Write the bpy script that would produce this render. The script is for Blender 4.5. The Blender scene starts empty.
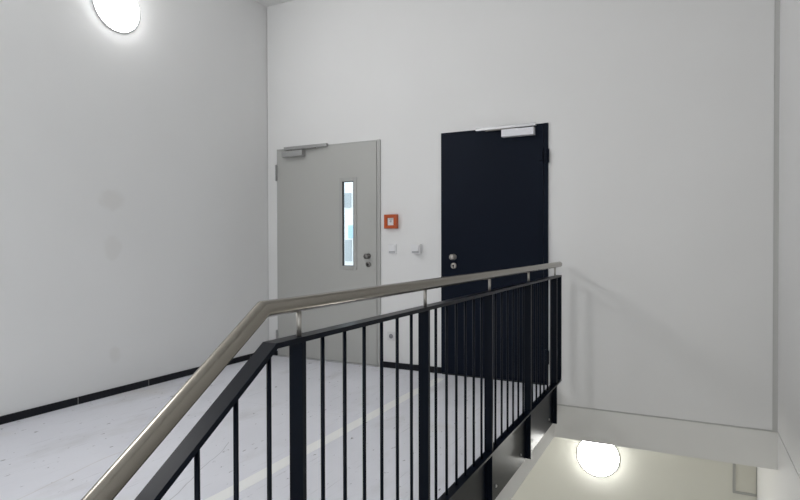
import bpy, bmesh, math, random
from mathutils import Vector, Matrix
random.seed(7)
scene = bpy.context.scene
C = scene.collection

# ------------------------------------------------------------------ camera
cam_d = bpy.data.cameras.new('camera'); cam = bpy.data.objects.new('camera', cam_d); C.objects.link(cam)
cam_d.sensor_width = 36.0; cam_d.sensor_fit = 'HORIZONTAL'
cam_d.lens = 565.9 / 800 * 36.0
cam_d.shift_y = 2.06 / 800
cam_d.clip_start = 0.02
yaw, pit, rol = math.radians(26.974), math.radians(0.673), math.radians(-0.127)
fw = Vector((-math.sin(yaw)*math.cos(pit), math.cos(yaw)*math.cos(pit), -math.sin(pit)))
ri = Vector((math.cos(yaw), math.sin(yaw), 0)); up = ri.cross(fw)
ri, up = math.cos(rol)*ri + math.sin(rol)*up, -math.sin(rol)*ri + math.cos(rol)*up
CAMZ = 1.1612
cam.matrix_world = Matrix(((ri.x, up.x, -fw.x, 0), (ri.y, up.y, -fw.y, 0), (ri.z, up.z, -fw.z, CAMZ), (0, 0, 0, 1)))
scene.camera = cam

# ------------------------------------------------------------------ world, lights, exposure
world = bpy.data.worlds.new('world'); scene.world = world; world.use_nodes = True
bg = world.node_tree.nodes['Background']
bg.inputs['Color'].default_value = (0.80, 0.90, 1.0, 1); bg.inputs['Strength'].default_value = 2.0
vs = scene.view_settings
vs.view_transform = 'Standard'; vs.look = 'None'; vs.gamma = 1.0; vs.use_curve_mapping = False
vs.exposure = 0.28
scene.display_settings.display_device = 'sRGB'

LAMP_UP = 30.0        # emission of the upper wall lamp
LAMP_LOW = 28.0
def area(name, loc, target, sx, sy, power, col):
    l = bpy.data.lights.new(name, 'AREA'); l.shape = 'RECTANGLE'; l.size = sx; l.size_y = sy
    l.energy = power; l.color = col
    o = bpy.data.objects.new(name, l); C.objects.link(o); o.location = loc
    o.rotation_euler = (Vector(target) - Vector(loc)).to_track_quat('-Z', 'Y').to_euler()
    return o
# added soft fill from the right wall, behind the photographer
FILL_POWER = 36.0
area('fill_right', (0.62, -1.5, 2.15), (-3.2, -0.1, 1.5), 1.7, 2.1, FILL_POWER, (0.98, 0.97, 1.0))
# added fill at the left wall, out of view, brightening floor and right wall
area('fill_left', (-3.93, 0.7, 3.0), (0.5, 0.7, 3.0), 0.95, 0.95, 31.0, (1.0, 0.99, 0.99)).data.shape = 'DISK'
# added unseen fill for the storey below, from its left wall
area('fill_lower', (-3.95, 4.6, -1.3), (0.5, 4.9, -1.2), 0.4, 0.4, 18.0, (1.0, 0.985, 0.92)).data.shape = 'DISK'
# added unseen fill above the half landing, lifting slab band and lower wall
area('fill_half_landing', (-0.3, -2.93, -0.3), (-0.2, 4.0, -0.6), 0.4, 0.4, 27.0, (1.0, 0.99, 0.93)).data.shape = 'DISK'

# ------------------------------------------------------------------ dimensions
XL, XR, D, YF = -3.9914, 0.5657, 4.7314, -3.0
H = 3.69; ZG = -0.154; ZS = -0.424; XS = -0.979
YLOW = 6.03; ZLOW = -3.3

# ------------------------------------------------------------------ materials
def mat(name, col, rough=0.5, metal=0.0, spec=0.5):
    m = bpy.data.materials.new(name); m.use_nodes = True
    b = m.node_tree.nodes['Principled BSDF']
    b.inputs['Base Color'].default_value = (*col, 1); b.inputs['Roughness'].default_value = rough
    b.inputs['Metallic'].default_value = metal; b.inputs['Specular IOR Level'].default_value = spec
    return m
def nodes(m): return m.node_tree.nodes, m.node_tree.links, m.node_tree.nodes['Principled BSDF']
def emis(name, col, s):
    m = mat(name, (0.9, 0.9, 0.9), 0.3); b = nodes(m)[2]
    b.inputs['Emission Color'].default_value = (*col, 1); b.inputs['Emission Strength'].default_value = s
    return m
def noisy(m, col, amt, scale, bump=0.0, bscale=120, detail=4):
    """gentle paint mottling + optional roller-texture bump, in object space"""
    N, L, b = nodes(m)
    tc = N.new('ShaderNodeTexCoord'); no = N.new('ShaderNodeTexNoise'); no.inputs['Scale'].default_value = scale
    no.inputs['Detail'].default_value = detail
    L.new(tc.outputs['Object'], no.inputs['Vector'])
    rp = N.new('ShaderNodeValToRGB'); rp.color_ramp.elements[0].position = 0.3; rp.color_ramp.elements[1].position = 0.7
    rp.color_ramp.elements[0].color = (*[c*(1-amt) for c in col], 1); rp.color_ramp.elements[1].color = (*[min(1, c*(1+amt)) for c in col], 1)
    L.new(no.outputs['Fac'], rp.inputs['Fac']); L.new(rp.outputs['Color'], b.inputs['Base Color'])
    if bump:
        n2 = N.new('ShaderNodeTexNoise'); n2.inputs['Scale'].default_value = bscale; n2.inputs['Detail'].default_value = 3
        L.new(tc.outputs['Object'], n2.inputs['Vector'])
        bp = N.new('ShaderNodeBump'); bp.inputs['Strength'].default_value = bump; bp.inputs['Distance'].default_value = 0.002
        L.new(n2.outputs['Fac'], bp.inputs['Height']); L.new(bp.outputs['Normal'], b.inputs['Normal'])
    return rp
WALLC = (0.80, 0.798, 0.793)
M = {}
M['wall'] = mat('white_wall_paint', WALLC, 0.85, 0, 0.2); noisy(M['wall'], WALLC, 0.012, 1.5, 0.12)
M['gap'] = mat('joint_filler', (0.60, 0.60, 0.585), 0.9, 0, 0.1)
M['ceil'] = mat('ceiling_paint', (0.78, 0.78, 0.77), 0.9, 0, 0.1)
M['conc'] = mat('painted_concrete', (0.79, 0.785, 0.76), 0.85, 0, 0.2); noisy(M['conc'], (0.79, 0.785, 0.76), 0.015, 3, 0.15, 60)
M['lowwall'] = mat('lower_wall_paint', (0.77, 0.765, 0.70), 0.9, 0, 0.15); noisy(M['lowwall'], (0.77, 0.765, 0.70), 0.01, 2, 0.1)
M['skirt'] = mat('black_plinth_tile', (0.006, 0.007, 0.011), 0.4, 0, 0.25)
M['grout'] = mat('grout', (0.30, 0.30, 0.29), 0.9)
M['steel'] = mat('dark_painted_steel', (0.0026, 0.0046, 0.0095), 0.32, 0.0, 0.11)
M['inox'] = mat('brushed_stainless', (0.285, 0.265, 0.230), 0.24, 1.0)
M['bracket'] = mat('satin_bracket_steel', (0.42, 0.40, 0.37), 0.5, 0.85)
M['grey'] = mat('grey_door_paint', (0.46, 0.46, 0.44), 0.45, 0, 0.4)
M['greyframe'] = mat('grey_frame_paint', (0.43, 0.43, 0.415), 0.45, 0, 0.4)
M['black'] = mat('navy_black_door_paint', (0.0026, 0.0060, 0.0150), 0.5, 0, 0.12)
M['alu'] = mat('satin_aluminium', (0.62, 0.62, 0.63), 0.35, 0.9)
M['silver'] = mat('silver_closer_paint', (0.80, 0.80, 0.84), 0.4, 0.0)
M['greymetal'] = mat('grey_closer_paint', (0.36, 0.36, 0.355), 0.4, 0.2)
M['darkmetal'] = mat('worn_dark_metal', (0.20, 0.195, 0.185), 0.35, 0.85)
M['gasket'] = mat('black_rubber', (0.008, 0.008, 0.009), 0.6)
M['orange'] = mat('orange_red_plastic', (0.48, 0.078, 0.011), 0.35)
M['plastic'] = mat('white_plastic', (0.78, 0.78, 0.79), 0.35)
M['plasticlow'] = mat('shaded_white_plastic_key', (0.42, 0.42, 0.44), 0.35)  # grey for the call point key; on the switch strips, painted shade
M['socketplate'] = mat('socket_plastic', (0.70, 0.70, 0.70), 0.4)
M['sockdark'] = mat('socket_well', (0.25, 0.25, 0.27), 0.5)
M['lamp'] = emis('opal_lamp_glass', (1.0, 1.0, 1.0), LAMP_UP)
M['lamplow'] = emis('opal_lamp_glass_lower', (1.0, 0.995, 0.95), LAMP_LOW)
M['lampbase'] = mat('lamp_base_white', (0.70, 0.71, 0.72), 0.4)
M['tape'] = mat('pale_tape', (0.95, 0.95, 0.94), 0.6)
M['step'] = mat('step_concrete', (0.55, 0.55, 0.55), 0.8)
M['hatch'] = mat('hatch_panel_paint', (0.72, 0.71, 0.64), 0.7)
M['facade'] = mat('white_facade_render', (0.85, 0.85, 0.84), 0.9)
M['facadeglass'] = mat('facade_window_glass', (0.40, 0.42, 0.43), 0.4)
M['facadeblue'] = mat('facade_blue_panel', (0.42, 0.62, 0.78), 0.6)
M['yard'] = mat('yard_paving', (0.45, 0.45, 0.44), 0.9)
# clear pane
m = bpy.data.materials.new('clear_glass'); m.use_nodes = True; nt = m.node_tree
nt.nodes.remove(nt.nodes['Principled BSDF'])
tr = nt.nodes.new('ShaderNodeBsdfTransparent'); tr.inputs[0].default_value = (0.93, 0.96, 0.96, 1)
gl = nt.nodes.new('ShaderNodeBsdfGlossy'); gl.inputs['Roughness'].default_value = 0.03
mx = nt.nodes.new('ShaderNodeMixShader'); mx.inputs[0].default_value = 0.08
nt.links.new(tr.outputs[0], mx.inputs[1]); nt.links.new(gl.outputs[0], mx.inputs[2])
nt.links.new(mx.outputs[0], nt.nodes['Material Output'].inputs['Surface'])
M['glass'] = m

# left wall: the same paint with three soft filler patches
M['wallL'] = mat('white_wall_paint_with_filler_patches', WALLC, 0.85, 0, 0.2)
rp = noisy(M['wallL'], WALLC, 0.012, 1.5, 0.12)
N, L, b = nodes(M['wallL'])
tc = N.new('ShaderNodeTexCoord'); sx = N.new('ShaderNodeSeparateXYZ'); L.new(tc.outputs['Object'], sx.inputs[0])
wob = N.new('ShaderNodeTexNoise'); wob.inputs['Scale'].default_value = 9; L.new(tc.outputs['Object'], wob.inputs['Vector'])
def mth(op, a, b_=None, c=None):
    n = N.new('ShaderNodeMath'); n.operation = op
    for i, v in enumerate((a, b_, c)):
        if v is None: continue
        if isinstance(v, (int, float)): n.inputs[i].default_value = v
        else: L.new(v, n.inputs[i])
    return n.outputs[0]
tot = None
for (py_, pz_, ry_, rz_, s_) in ((2.91, 1.52, 0.12, 0.085, 1.0), (2.905, 1.15, 0.085, 0.10, 0.8), (2.925, 0.31, 0.06, 0.07, 0.9)):
    dy = mth('DIVIDE', mth('SUBTRACT', sx.outputs['Y'], py_), ry_); dz = mth('DIVIDE', mth('SUBTRACT', sx.outputs['Z'], pz_), rz_)
    r2 = mth('ADD', mth('MULTIPLY', dy, dy), mth('MULTIPLY', dz, dz))
    r2 = mth('ADD', r2, mth('MULTIPLY', mth('SUBTRACT', wob.outputs['Fac'], 0.5), 1.6))
    n = N.new('ShaderNodeMapRange'); n.interpolation_type = 'SMOOTHSTEP'
    n.inputs['From Min'].default_value = 1.3; n.inputs['From Max'].default_value = 0.2
    n.inputs['To Min'].default_value = 0; n.inputs['To Max'].default_value = s_
    L.new(r2, n.inputs['Value']); o_ = n.outputs[0]
    tot = o_ if tot is None else mth('MAXIMUM', tot, o_)
mixn = N.new('ShaderNodeMix'); mixn.data_type = 'RGBA'
L.new(mth('MULTIPLY', tot, 0.45), mixn.inputs['Factor']); L.new(rp.outputs['Color'], mixn.inputs['A'])
mixn.inputs['B'].default_value = (0.70, 0.685, 0.66, 1); L.new(mixn.outputs['Result'], b.inputs['Base Color'])

# floor: pale bluish screed with scuffs, specks and long faint scratches
M['floor'] = mat('pale_scuffed_screed', (0.72, 0.73, 0.79), 0.55, 0, 0.35)
N, L, b = nodes(M['floor'])
tc = N.new('ShaderNodeTexCoord')
def tex(scale, detail, rough=0.5, sv=None, rot=0):
    v = tc.outputs['Object']
    if sv:
        mp = N.new('ShaderNodeMapping'); mp.inputs['Scale'].default_value = sv; mp.inputs['Rotation'].default_value = (0, 0, rot)
        L.new(v, mp.inputs['Vector']); v = mp.outputs[0]
    n = N.new('ShaderNodeTexNoise'); n.inputs['Scale'].default_value = scale; n.inputs['Detail'].default_value = detail
    n.inputs['Roughness'].default_value = rough; L.new(v, n.inputs['Vector']); return n.outputs['Fac']
def rng(v, a, c, lo=0.0, hi=1.0):
    n = N.new('ShaderNodeMapRange'); n.inputs['From Min'].default_value = a; n.inputs['From Max'].default_value = c
    n.inputs['To Min'].default_value = lo; n.inputs['To Max'].default_value = hi; L.new(v, n.inputs['Value']); return n.outputs[0]
def mixc(fac, A, B):
    n = N.new('ShaderNodeMix'); n.data_type = 'RGBA'; L.new(fac, n.inputs['Factor'])
    if isinstance(A, tuple): n.inputs['A'].default_value = (*A, 1)
    else: L.new(A, n.inputs['A'])
    if isinstance(B, tuple): n.inputs['B'].default_value = (*B, 1)
    else: L.new(B, n.inputs['B'])
    return n.outputs['Result']
base = mixc(rng(tex(1.6, 5), 0.35, 0.65), (0.78, 0.785, 0.84), (0.83, 0.835, 0.89))
base = mixc(rng(tex(3.0, 6, 0.65, (1, 0.35, 1), 0.5), 0.55, 0.70, 0, 0.45), base, (0.60, 0.595, 0.60))      # dusty smears
base = mixc(rng(tex(1.1, 3, 0.5), 0.63, 0.72, 0, 0.30), base, (0.66, 0.61, 0.54))                             # brownish stains
base = mixc(rng(tex(30, 3, 0.6, (1, 0.5, 1), 0.9), 0.665, 0.715, 0, 0.85), base, (0.22, 0.21, 0.22))           # dark specks
base = mixc(rng(tex(6, 2, 0.5, (14, 0.5, 1), 1.0), 0.66, 0.74, 0, 0.45), base, (0.42, 0.42, 0.44))            # scratches
# joints between the protective sheets: thin wavering lines across the floor
sp = N.new('ShaderNodeSeparateXYZ'); L.new(tc.outputs['Object'], sp.inputs[0])
def mt(op, a, b_):
    n = N.new('ShaderNodeMath'); n.operation = op
    for i, v in enumerate((a, b_)):
        if isinstance(v, (int, float)): n.inputs[i].default_value = v
        else: L.new(v, n.inputs[i])
    return n.outputs[0]
wv = mt('MULTIPLY', mt('SUBTRACT', tex(2.2, 3), 0.5), 0.10)
for (ax_, ay_, bx_, by_, wd, st, cc) in ((-2.747, 1.516, -2.86, 2.20, 0.006, 0.35, (0.55, 0.50, 0.46)), (-2.10, 1.80, -2.412, 2.516, 0.0035, 0.55, (0.34, 0.34, 0.36)), (-2.9, 3.2, -1.2, 3.35, 0.003, 0.25, (0.45, 0.45, 0.47))):
    ln_ = math.hypot(bx_-ax_, by_-ay_); ux, uy = (bx_-ax_)/ln_, (by_-ay_)/ln_
    dx_, dy_ = mt('SUBTRACT', sp.outputs['X'], ax_), mt('SUBTRACT', sp.outputs['Y'], ay_)
    al_ = mt('ADD', mt('MULTIPLY', dx_, ux), mt('MULTIPLY', dy_, uy))
    pr_ = mt('ABSOLUTE', mt('ADD', mt('SUBTRACT', mt('MULTIPLY', dx_, uy), mt('MULTIPLY', dy_, ux)), wv), 0)
    on = mt('MULTIPLY', mt('GREATER_THAN', al_, -0.6), mt('LESS_THAN', al_, ln_))
    base = mixc(mt('MULTIPLY', on, rng(pr_, wd, wd*0.4, 0, st)), base, cc)
L.new(base, b.inputs['Base Color'])

# ------------------------------------------------------------------ mesh helpers
class MB:
    def __init__(s): s.bm = bmesh.new()
    def box(s, x0, x1, y0, y1, z0, z1, bev=0.0):
        vs_ = [s.bm.verts.new((x, y, z)) for x in (x0, x1) for y in (y0, y1) for z in (z0, z1)]
        fs = [s.bm.faces.new([vs_[i] for i in q]) for q in ((0, 1, 3, 2), (4, 6, 7, 5), (0, 4, 5, 1), (2, 3, 7, 6), (0, 2, 6, 4), (1, 5, 7, 3))]
        if bev:
            es = {e for f in fs for e in f.edges}
            bmesh.ops.bevel(s.bm, geom=list(es), offset=bev, segments=2, affect='EDGES', profile=0.6)
        return s
    def sweep(s, pts, prof, smooth=True):
        """sweep a closed profile [(x, n)] along a polyline in the YZ plane, mitred at the bends, ends capped"""
        P = [Vector(p) for p in pts]; rings = []
        for i, p in enumerate(P):
            d0 = (P[i] - P[i-1]).normalized() if i else None
            d1 = (P[i+1] - P[i]).normalized() if i < len(P)-1 else None
            if d0 is None: d0 = d1
            if d1 is None: d1 = d0
            t = (d0 + d1).normalized(); k = 1.0 / max(0.3, t.dot(d0))
            nrm = Vector((1, 0, 0)).cross(t); 
            if nrm.z < 0: nrm = -nrm
            rings.append([s.bm.verts.new(p + Vector((a, 0, 0)) + nrm*(n_*k)) for a, n_ in prof])
        n = len(prof)
        for r0, r1 in zip(rings, rings[1:]):
            for j in range(n):
                f = s.bm.faces.new((r0[j], r0[(j+1) % n], r1[(j+1) % n], r1[j])); f.smooth = smooth
        s.bm.faces.new(rings[0]); s.bm.faces.new(rings[-1][::-1])
        return s
    def lathe(s, c, axis, prof, seg=32, smooth=True):
        """prof = [(radius, distance along axis)]; capped"""
        a = Vector(axis).normalized(); u = a.orthogonal().normalized(); v = a.cross(u); c = Vector(c); rings = []
        for r, h in prof:
            if r < 1e-6: rings.append([s.bm.verts.new(c + a*h)])
            else: rings.append([s.bm.verts.new(c + a*h + (u*math.cos(2*math.pi*k/seg) + v*math.sin(2*math.pi*k/seg))*r) for k in range(seg)])
        for r0, r1 in zip(rings, rings[1:]):
            for k in range(seg):
                k2 = (k+1) % seg
                if len(r0) == 1: q = (r0[0], r1[k2], r1[k])
                elif len(r1) == 1: q = (r0[k], r0[k2], r1[0])
                else: q = (r0[k], r0[k2], r1[k2], r1[k])
                f = s.bm.faces.new(q); f.smooth = smooth
        if len(rings[0]) > 1: s.bm.faces.new(rings[0][::-1])
        if len(rings[-1]) > 1: s.bm.faces.new(rings[-1])
        return s
    def rod(s, p0, p1, r, seg=12):
        d = Vector(p1) - Vector(p0)
        return s.lathe(p0, d, [(r, 0), (r, d.length)], seg)
    def build(s, name, m, parent=None):
        off = Vector((0, 0, 0)); q = parent
        while q is not None: off += Vector(q.location); q = q.parent
        bmesh.ops.recalc_face_normals(s.bm, faces=s.bm.faces[:])
        for v in s.bm.verts: v.co -= off
        me = bpy.data.meshes.new(name); s.bm.to_mesh(me); s.bm.free(); me.materials.append(m)
        for p in me.polygons:                                # keep flat caps flat next to smooth sides
            pass
        o = bpy.data.objects.new(name, me); C.objects.link(o)
        if parent is not None: o.parent = parent
        return o
def smooth_by_angle(o, deg=40):
    bm = bmesh.new(); bm.from_mesh(o.data)
    for e in bm.edges:
        if len(e.link_faces) == 2 and e.calc_face_angle(0) > math.radians(deg): e.smooth = False
    bm.to_mesh(o.data); bm.free(); return o
def empty(name, loc, label=None, cat=None, group=None, kind=None):
    o = bpy.data.objects.new(name, None); o.empty_display_size = 0.1; C.objects.link(o); o.location = loc
    return tag(o, label, cat, group, kind)
def tag(o, label=None, cat=None, group=None, kind=None):
    if label: o['label'] = label
    if cat: o['category'] = cat
    if group: o['group'] = group
    if kind: o['kind'] = kind
    return o
def struct(name, mb, m, label=None, cat=None):
    return tag(mb.build(name, m), label, cat, None, 'structure')
def centred(o):
    """move a single-mesh thing's origin to its bounding-box centre"""
    co = [v.co for v in o.data.vertices]; c = Vector([(min(v[i] for v in co)+max(v[i] for v in co))/2 for i in range(3)])
    for v in o.data.vertices: v.co -= c
    o.location = c; return o

# ------------------------------------------------------------------ the setting
g = 0.012                                                     # open shadow joints between wall panels
# wall_back: upper plaster panel, ends short of both corners and of the slab band, openings for the two doors
DG0, DG1, DB0, DB1, ZT = -3.855, -2.612, -1.988, -1.030, 2.170
wb = MB()
for a, b_ in ((XL+0.012, DG0), (DG1, DB0), (DB1, XR-0.032)): wb.box(a, b_, D, D+0.25, 0 if a < XS-0.5 else ZG+0.006, H)
for a, b_ in ((DG0, DG1), (DB0, DB1)): wb.box(a, b_, D, D+0.25, ZT, H)
wb.box(XL+0.012, DB1, D+0.012, D+0.25, -0.02, 0.0)
struct('wall_back', wb, M['wall'])
struct('trim_1', MB().box(XL-0.1, XL+0.014, D+0.009, D+0.25, 0, H), M['gap'])                          # left corner joint
struct('trim_2', MB().box(XR-0.034, XR+0.1, D+0.006, D+0.25, ZG-0.01, H), M['gap'])                     # right corner joint
struct('trim_3', MB().box(XS, XR, D+0.010, D+0.25, ZG-0.008, ZG+0.007), M['gap'])                       # joint above the slab band
struct('wall_left', MB().box(XL-0.2, XL, YF, D+0.25, ZS, H).box(XL-0.2, XL, YF, 7.0, ZLOW, ZS), M['wallL'])
wy0, wy1, wz0, wz1 = -2.4, -0.6, 1.05, 3.25                # opening for an added, unseen window around the right fill
wr = (MB().box(XR, XR+0.2, wy1, D+0.02, ZG+0.006, H).box(XR, XR+0.2, YF, wy0, ZG+0.006, H)
      .box(XR, XR+0.2, wy0, wy1, ZG+0.006, wz0).box(XR, XR+0.2, wy0, wy1, wz1, H).box(XR, XR+0.2, YF, 7.0, ZLOW, ZG-0.006))
struct('wall_right', wr, M['wall'])
struct('trim_4', MB().box(XR+0.008, XR+0.2, YF, D+0.02, ZG-0.006, ZG+0.006), M['gap'])
struct('wall_front', MB().box(XL-0.2, XR+0.2, YF-0.2, YF, ZLOW, H), M['wall'])
wn = MB()
for a in (wy0, (wy0+wy1)/2-0.03, wy1-0.06): wn.box(XR+0.10, XR+0.17, a, a+0.06, wz0, wz1)
for a in (wz0, wz1-0.06): wn.box(XR+0.10, XR+0.17, wy0, wy1, a, a+0.06)
w1 = struct('added_window', wn, M['greyframe'])  # unseen window, made up to house the right fill light
MB().box(XR+0.13, XR+0.14, wy0, wy1, wz0, wz1).build('pane', M['glass'], w1)
struct('ceiling', MB().box(XL-0.2, XR+0.2, YF-0.2, D+0.25, H, H+0.2), M['ceil'])
# landing: thin floor finish on a painted concrete slab, open over the stair flight
YE, XF = 1.06, -2.35
struct('floor', MB().box(XL, XS, YE, D, -0.02, 0).box(XL, XF, YF, YE, -0.02, 0), M['floor'])
struct('slab', MB().box(XL, XS, YE, D+0.25, ZS, -0.02).box(XL, XF, YF, YE, ZS, -0.02)
       .box(XS, XR, D, D+0.25, ZS, ZG-0.006).box(XL, XR, D+0.25, 7.0, ZS, -0.02), M['conc'])
# stair flight going down from the landing towards the viewer, and the half landing
sf = MB()
run, rise, nst = 0.26, 0.173, 9
for k in range(nst):
    y1 = YE - k*run; z1 = -(k+1)*rise
    sf.box(XF, XS, y1-run, y1, z1-0.30, z1)
yh = YE - nst*run
sf.box(XL, XR, YF, yh, -(nst+1)*rise-0.2, -(nst+1)*rise)
struct('stair_flight', sf, M['step'])
# storey below
struct('wall_lower_back', MB().box(XL, XR, YLOW, YLOW+0.2, ZLOW, ZS), M['lowwall'])
struct('floor_lower', MB().box(XL, XR, YF, YLOW, ZLOW-0.1, ZLOW), M['step'])
# skirting: 600 mm tiles with pale joints
def skirting(name, along, a0, a1, joints, fixed):
    cuts = [a0] + [j for j in joints if a0 < j < a1] + [a1]; mb = MB(); gb = MB()
    for p, q in zip(cuts, cuts[1:]):
        lo = p + (0.003 if p != a0 else 0); hi = q - (0.003 if q != a1 else 0)
        if along == 'y': mb.box(fixed, fixed+0.011, lo, hi, 0.0, 0.054, 0.0015)
        else: mb.box(lo, hi, fixed-0.011, fixed, 0.0, 0.056, 0.0015)
    for j in cuts[1:-1]:
        if along == 'y': gb.box(fixed, fixed+0.009, j-0.003, j+0.003, 0.0, 0.052)
        else: gb.box(j-0.003, j+0.003, fixed-0.009, fixed, 0.0, 0.054)
    o = struct(name, mb, M['skirt'])
    if len(cuts) > 2: gb.build('joint', M['grout'], o)
    else: gb.bm.free()
skirting('baseboard_left', 'y', YF, D, [2.615 + 0.61*k for k in range(-9, 4)], XL)
skirting('baseboard_back', 'x', DG1, DB0, [], D)
skirting('baseboard_corner', 'x', XL+0.011, DG0, [], D)

# ------------------------------------------------------------------ grey door with a narrow glazed slot
d1 = empty('door_1', ((DG0+DG1)/2, D, 0), 'closed light grey steel door with a narrow glazed slot, left of the dark door', 'door', None, 'structure')
fr = MB()
FW = 0.036
fr.box(DG1-FW, DG1, D-0.014, D+0.10, 0, ZT, 0.002).box(DG0, DG0+0.012, D-0.006, D+0.10, 0, ZT, 0.001).box(DG0+0.012, DG1-FW, D-0.006, D+0.10, ZT-0.014, ZT, 0.001)
fr.build('door_frame', M['greyframe'], d1)
LX0, LX1, LZ0, LZ1 = DG0+0.014, DG1-FW-0.006, 0.012, ZT-0.016
YFACE, YBACK = D-0.012, D+0.05
GX0, GX1, GZ0, GZ1 = -3.036, -2.908, 0.962, 1.790        # clear opening
lf = MB()
YMID = YFACE + 0.014                                         # front skin; the rear opening is wider, for the glazing beads
for ya, yb, e in ((YFACE, YMID, 0.0), (YMID, YBACK, 0.06)):
    lf.box(LX0, GX0-e, ya, yb, LZ0, LZ1).box(GX1+e, LX1, ya, yb, LZ0, LZ1).box(GX0-e, GX1+e, ya, yb, LZ0, GZ0-e).box(GX0-e, GX1+e, ya, yb, GZ1+e, LZ1)
bmesh.ops.remove_doubles(lf.bm, verts=lf.bm.verts[:], dist=1e-5)
leaf = lf.build('door_leaf', M['grey'], d1)
gf = MB(); t = 0.036
for x0, x1, z0, z1 in ((GX0-t, GX0, GZ0-t, GZ1+t), (GX1, GX1+t, GZ0-t, GZ1+t), (GX0, GX1, GZ0-t, GZ0), (GX0, GX1, GZ1, GZ1+t)):
    gf.box(x0, x1, YFACE-0.007, YFACE, z0, z1, 0.0025)
gf.build('glazing_frame', M['greyframe'], leaf)
gk = MB(); t = 0.010
for x0, x1, z0, z1 in ((GX0, GX0+t*1.2, GZ0, GZ1), (GX1-t*0.3, GX1, GZ0, GZ1), (GX0, GX1, GZ0, GZ0+t*0.4), (GX0, GX1, GZ1-t*0.6, GZ1)):
    gk.box(x0, x1, YFACE-0.006, YFACE+0.014, z0, z1)
gk.build('gasket', M['gasket'], leaf)
MB().box(GX0+0.002, GX1-0.002, YFACE+0.002, YFACE+0.010, GZ0+0.002, GZ1-0.002).build('glass_pane', M['glass'], leaf)
def knobset(x, z, y, leaf, mk):
    MB().lathe((x, y, z), (0, -1, 0), [(0.027, 0), (0.027, 0.006), (0.016, 0.010), (0.014, 0.030), (0.024, 0.040), (0.026, 0.052), (0.020, 0.060), (0, 0.062)], 28).build('door_knob', mk, leaf)
    r = MB().lathe((x, y, z-0.078), (0, -1, 0), [(0.027, 0), (0.027, 0.008), (0.023, 0.012), (0, 0.0125)], 28).build('lock_rosette', mk, leaf)
    MB().lathe((x, y-0.011, z-0.076), (0, -1, 0), [(0.0085, 0), (0.0085, 0.004), (0, 0.004)], 16).box(x-0.005, x+0.005, y-0.015, y-0.011, z-0.095, z-0.076).build('keyhole', M['gasket'], r)
knobset(-2.743, 1.058, YFACE, leaf, M['darkmetal'])
def hinge(x, z0, z1, y, parent, m):
    h = MB(); hh = (z1-z0)/3
    for k in range(3): h.lathe((x, y, z0+k*hh+0.002), (0, 0, 1), [(0.010, 0), (0.010, hh-0.004)], 14)
    h.lathe((x, y, z0), (0, 0, 1), [(0.006, 0), (0.006, z1-z0)], 10)
    h.box(x-0.003, x+0.022, y+0.004, y+0.014, z0+0.01, z1-0.01)
    smooth_by_angle(h.build('hinge', m, parent))
hinge(DG0-0.004, 1.84, 2.01, D-0.016, d1, M['greymetal'])
hinge(DG0-0.004, 0.165, 0.275, D-0.016, d1, M['greymetal'])
cl = MB().box(-3.742, -3.482, YFACE-0.062, YFACE, 2.072, 2.133, 0.004).build('door_closer', M['greymetal'], leaf)
tr_ = MB().box(-3.735, -3.205, D-0.044, D-0.006, 2.148, 2.180, 0.004).build('closer_rail', M['greymetal'], d1)
MB().rod((-3.63, YFACE-0.040, 2.133), (-3.63, YFACE-0.040, 2.146), 0.008).box(-3.64, -3.33, YFACE-0.044, YFACE-0.030, 2.138, 2.146).build('closer_arm', M['darkmetal'], cl)
MB().box(DG0+0.012, DG1-FW, D-0.03, D+0.08, 0.0, 0.010).build('threshold', M['alu'], d1)

# ------------------------------------------------------------------ dark door
d2 = empty('door_2', ((DB0+DB1)/2, D, 0), 'closed navy black steel door behind the railing, with a silver closer', 'door', None, 'structure')
fr = MB()
fr.box(DB1-0.034, DB1, D-0.014, D+0.10, 0, ZT, 0.002).box(DB0, DB0+0.012, D-0.006, D+0.10, 0, ZT, 0.001).box(DB0+0.012, DB1-0.034, D-0.006, D+0.10, ZT-0.014, ZT, 0.001)
fr.build('door_frame', M['black'], d2)
leaf2 = MB().box(DB0+0.014, DB1-0.039, YFACE, YBACK, 0.010, ZT-0.016, 0.002).build('door_leaf', M['black'], d2)
knobset(-1.863, 1.057, YFACE, leaf2, M['bracket'])
hinge(DB1-0.012, 1.83, 1.965, D-0.026, d2, M['black'])
hinge(DB1-0.012, 0.165, 0.30, D-0.026, d2, M['black'])
MB().box(DB1-0.075, DB1-0.045, YFACE-0.010, YFACE, 1.86, 1.955, 0.003).build('hinge_cover', M['black'], leaf2)
c2 = MB().box(-1.410, -1.136, YFACE-0.060, YFACE, 2.076, 2.137, 0.003).build('door_closer', M['silver'], leaf2)
MB().box(-1.650, -1.128, D-0.040, D-0.006, 2.152, 2.178, 0.003).build('closer_rail', M['alu'], d2)
MB().rod((-1.30, YFACE-0.030, 2.137), (-1.30, YFACE-0.030, 2.150), 0.008).box(-1.56, -1.29, YFACE-0.036, YFACE-0.022, 2.141, 2.150).build('closer_arm', M['darkmetal'], c2)
MB().box(DB0+0.012, DB1-0.034, D-0.02, D+0.08, 0.0, 0.008).build('threshold', M['steel'], d2)

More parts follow.
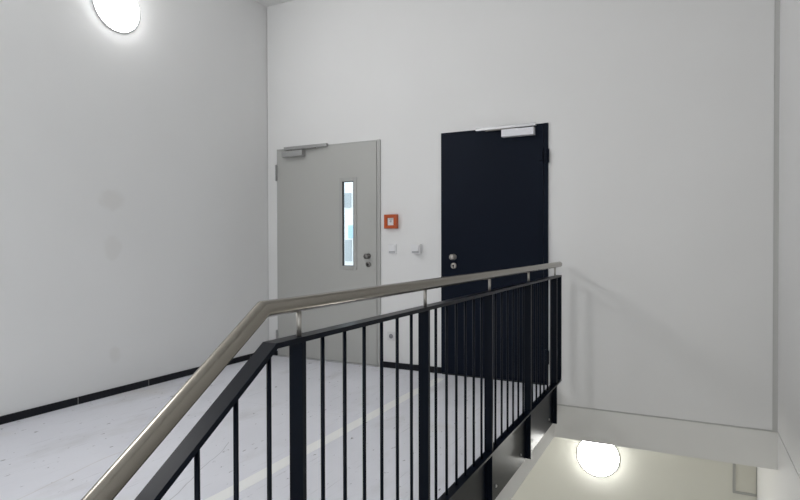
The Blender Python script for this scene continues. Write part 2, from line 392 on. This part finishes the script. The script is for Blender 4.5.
# ------------------------------------------------------------------ things on the back wall
ax, az = -2.490, 1.386
al = empty('fire_alarm_call_point', (ax, D, az), 'small orange red square call point box on the wall between the doors', 'alarm')
hb = MB(); s, dp, rm = 0.066, 0.042, 0.034
for x0, x1, z0, z1 in ((ax-s, ax-rm, az-s, az+s), (ax+rm, ax+s, az-s, az+s), (ax-rm, ax+rm, az-s, az-0.036), (ax-rm, ax+rm, az+0.034, az+s)):
    hb.box(x0, x1, D-dp, D, z0, z1, 0.003)
hb.box(ax-rm, ax+rm, D-0.02, D, az-0.036, az+0.034)
hb.build('housing', M['orange'], al)
ip = MB().box(ax-rm, ax+rm, D-0.030, D-0.02, az-0.036, az+0.034, 0.002).build('inner_plate', M['plastic'], al)
MB().lathe((ax, D-0.030, az+0.002), (0, -1, 0), [(0.011, 0), (0.011, 0.004), (0, 0.005)], 20).box(ax-0.018, ax+0.018, D-0.0325, D-0.030, az+0.018, az+0.024).build('push_button', M['plasticlow'], ip)
MB().box(ax-s-0.004, ax-s+0.004, D-0.030, D-0.016, az-0.010, az+0.010, 0.002).build('lock', M['plastic'], al)

sx_, sz_ = -2.486, 1.128
sw = empty('light_switch', (sx_, D, sz_), 'flat white light switch below the orange call point', 'switch')
MB().box(sx_-0.043, sx_+0.043, D-0.012, D, sz_-0.045, sz_+0.045, 0.003).build('switch_plate', M['plastic'], sw)
MB().box(sx_-0.032, sx_+0.032, D-0.018, D-0.012, sz_-0.020, sz_+0.034, 0.002).build('rocker', M['plastic'], sw)
MB().box(sx_-0.032, sx_+0.032, D-0.0155, D-0.012, sz_-0.036, sz_-0.022, 0.001).build('rocker_shade', M['plasticlow'], sw)  # dark strip: the rocker's lower shade put into the colour
kx, kz = -2.222, 1.128
ks = empty('surface_switch_box', (kx, D, kz), 'deeper white switch box on the wall just left of the dark door', 'switch')
MB().box(kx-0.044, kx+0.044, D-0.056, D, kz-0.043, kz+0.043, 0.004).build('housing', M['plastic'], ks)
MB().box(kx-0.034, kx+0.034, D-0.062, D-0.056, kz-0.018, kz+0.032, 0.002).build('rocker', M['plastic'], ks)
MB().box(kx-0.034, kx+0.034, D-0.059, D-0.056, kz-0.034, kz-0.021, 0.001).build('rocker_shade', M['plasticlow'], ks)  # same painted rocker shade on the deeper box
px_, pz_ = -2.500, 0.303
so = empty('power_socket', (px_, D, pz_), 'white wall socket low on the wall beside the grey door', 'socket')
MB().box(px_-0.041, px_+0.041, D-0.011, D, pz_-0.041, pz_+0.041, 0.003).build('socket_plate', M['socketplate'], so)
MB().lathe((px_, D-0.0105, pz_), (0, -1, 0), [(0.022, 0), (0.022, 0.0015), (0, 0.0015)], 24).build('socket_well', M['sockdark'], so)

# ------------------------------------------------------------------ round wall lamps
def lamp(c, axis, m, label, hgt):
    o = empty('wall_lamp', c, label, 'lamp', 'round opal wall lamps')
    MB().lathe(c, axis, [(0.197, 0), (0.204, 0.002), (0.204, 0.008), (0.2015, 0.009), (0.19, 0.008)], 64).build('lamp_base', M['lampbase'], o)
    Rr = 0.200; Rs = (Rr*Rr + hgt*hgt)/(2*hgt)        # shallow spherical cap
    prof = [(Rr-0.004, 0.006), (Rr, 0.009)] + [(Rr*(1-k/10), 0.009 + math.sqrt(Rs*Rs-(Rr*(1-k/10))**2) - (Rs-hgt)) for k in range(1, 10)] + [(0, 0.009+hgt)]
    MB().lathe(c, axis, prof, 64).build('lamp_shade', m, o)
lamp((XL, 2.960, 3.044), (1, 0, 0), M['lamp'], 'glowing round opal lamp high on the left wall', 0.060)
lamp((-0.810, YLOW, -0.990), (0, -1, 0), M['lamplow'], 'glowing round opal lamp on the lower storey wall beneath the landing', 0.075)

# access hatch on the lower wall
hx0, hx1, hz0, hz1 = 0.375, 0.562, -1.125, -0.62
ah = empty('access_hatch', ((hx0+hx1)/2, YLOW, (hz0+hz1)/2), 'small flush access hatch low in the right corner of the lower wall', 'hatch')
hf = MB()
for x0, x1, z0, z1 in ((hx0, hx0+0.022, hz0, hz1), (hx1-0.004, hx1, hz0, hz1), (hx0+0.022, hx1-0.004, hz0, hz0+0.022), (hx0+0.022, hx1-0.004, hz1-0.022, hz1)):
    hf.box(x0, x1, YLOW-0.022, YLOW, z0, z1, 0.002)
hf.build('hatch_frame', M['greyframe'], ah)
MB().box(hx0+0.022, hx1-0.004, YLOW-0.012, YLOW, hz0+0.022, hz1-0.022).build('hatch_panel', M['hatch'], ah)

# pale tape strip on the floor
tp = MB()
ys = [1.10 + 0.25*k for k in range(14)] + [4.55]
prev = None
for y in ys:
    w = 0.004*random.uniform(-1, 1); a = [tp.bm.verts.new((x + w, y, z)) for x, z in ((-1.962, 0.0), (-1.962, 0.0008), (-1.880, 0.0008), (-1.880, 0.0))]
    if prev:
        for j in range(4): tp.bm.faces.new((prev[j], prev[(j+1) % 4], a[(j+1) % 4], a[j]))
    else: tp.bm.faces.new(a)
    prev = a
tp.bm.faces.new(prev[::-1])
tag(centred(tp.build('tape_strip', M['tape'])), 'pale strip of tape running along the floor beside the railing', 'tape')

# ------------------------------------------------------------------ railing
RX = -0.920; Y0, DY = 1.215, 0.810; BEND = 1.072; SL = 0.665; YEND = -1.28
rl = empty('stair_railing', (RX, 2.8, -0.21), 'dark steel stair railing with round stainless handrail along the landing edge', 'railing')
def slope_pts(zl, y_end, bend=BEND): return [(RX, YEND, zl - SL*(bend-YEND)), (RX, bend, zl), (RX, y_end, zl)]
r = 0.0212
circ = [(r*math.cos(2*math.pi*k/28), r*math.sin(2*math.pi*k/28)) for k in range(28)]
ZH = 1.0276 - r
hr = MB().sweep(slope_pts(ZH, 4.635), circ)
hr.lathe((RX, 4.634, ZH), (0, 1, 0), [(r, 0), (r*0.92, 0.010), (r*0.7, 0.016), (0, 0.019)], 28)
smooth_by_angle(hr.build('handrail', M['inox'], rl), 25)
def flat(w, t): return [(-w/2, -t/2), (w/2, -t/2), (w/2, t/2), (-w/2, t/2)]
ZM = 0.922; TM = 0.014
BM = 1.100
MB().sweep(slope_pts(ZM-TM/2, 4.612, BM), flat(0.044, TM), False).build('top_rail', M['steel'], rl)
ZB = 0.086; TB = 0.012
MB().sweep(slope_pts(ZB-TB/2, 4.612, BM), flat(0.044, TB), False).build('bottom_rail', M['steel'], rl)
ZPB = -0.226                                                # lower end of the posts and fascia plates
posts = [Y0 + k*DY for k in range(5)]; PT = 0.0165
for k, y in enumerate(posts):
    MB().box(RX-0.026, RX+0.017, y-PT/2, y+PT/2, ZPB, ZM-TM).build('post', M['steel'], rl)
    MB().rod((RX, y, ZM-0.002), (RX, y, ZH-r+0.003), 0.0068, 14).build('handrail_bracket', M['bracket'], rl)
    if k < 4:
        a, b_ = y+PT/2, posts[k+1]-PT/2
        pl = MB().box(RX-0.022, RX-0.014, a, b_, ZPB, ZB-TB).build('fascia_plate', M['steel'], rl)
        for yy in (a+0.14, b_-0.14):
            MB().lathe((RX-0.014, yy, ZPB+0.07), (1, 0, 0), [(0.009, 0), (0.009, 0.005), (0.006, 0.007), (0, 0.007)], 6, False).build('bolt', M['alu'], pl)
            # spacer sleeve back to the slab edge
            MB().rod((XS-0.002, yy, ZPB+0.07), (RX-0.022, yy, ZPB+0.07), 0.014, 12).build('spacer', M['steel'], pl)
MB().box(RX-0.021, RX+0.021, 4.600, 4.612, ZB-0.002, ZM-TM+0.002).build('end_bar', M['steel'], rl)
# sloped part: posts and fascia below the bend
for k in (1, 2, 3):
    y = Y0 - k*DY
    if y < YEND: continue
    dz = SL*(BM-y); dh = SL*(BEND-y)
    MB().box(RX-0.026, RX+0.017, y-PT/2, y+PT/2, ZPB-dz, ZM-TM-dz).build('post', M['steel'], rl)
    MB().rod((RX, y, ZM-0.004-dz), (RX, y, ZH-r-dh), 0.0068, 14).build('handrail_bracket', M['bracket'], rl)
fp = MB().sweep([(RX-0.018, YEND, (ZPB+ZB)/2-0.006-SL*(BM-YEND)), (RX-0.018, BM, (ZPB+ZB)/2-0.006), (RX-0.018, Y0-PT/2, (ZPB+ZB)/2-0.006)], flat(0.008, ZB-TB-ZPB-0.02), False)
fp.build('fascia_plate', M['steel'], rl)
step = DY/7
bal = None
def baluster(y, dz):
    return MB().rod((RX-0.005, y, ZB-0.004-dz), (RX-0.005, y, ZM-TM+0.004-dz), 0.0061, 12).build('baluster', M['steel'], rl)
for k in range(-22, 29):
    if k % 7 == 0: continue
    y = Y0 + k*step
    if y < YEND+0.05: continue
    dz = SL*max(0, BM-y)
    o = baluster(y, dz)

# ------------------------------------------------------------------ what shows through the glazed slot
bl = empty('white_building', (-13.0, 22.0, -3.5), 'white building seen through the glazed slot of the grey door', 'building')
MB().box(-22, -4, 22, 30, -3.5, 12).build('wall', M['facade'], bl)
for x0, x1, z0, z1 in ((-14.02, -13.68, 2.90, 3.55), (-13.98, -13.66, 0.45, 1.42), (-16.4, -15.4, 2.90, 3.55), (-16.4, -15.4, 0.45, 1.42)):
    MB().box(x0, x1, 21.93, 22.0, z0, z1).build('window', M['facadeglass'], bl)
MB().box(-13.82, -13.0, 21.95, 22.0, 1.50, 2.08).build('blue_panel', M['facadeblue'], bl)
struct('ground_outside', MB().box(-30, 6, 7.2, 40, -3.7, -3.5), M['yard'])
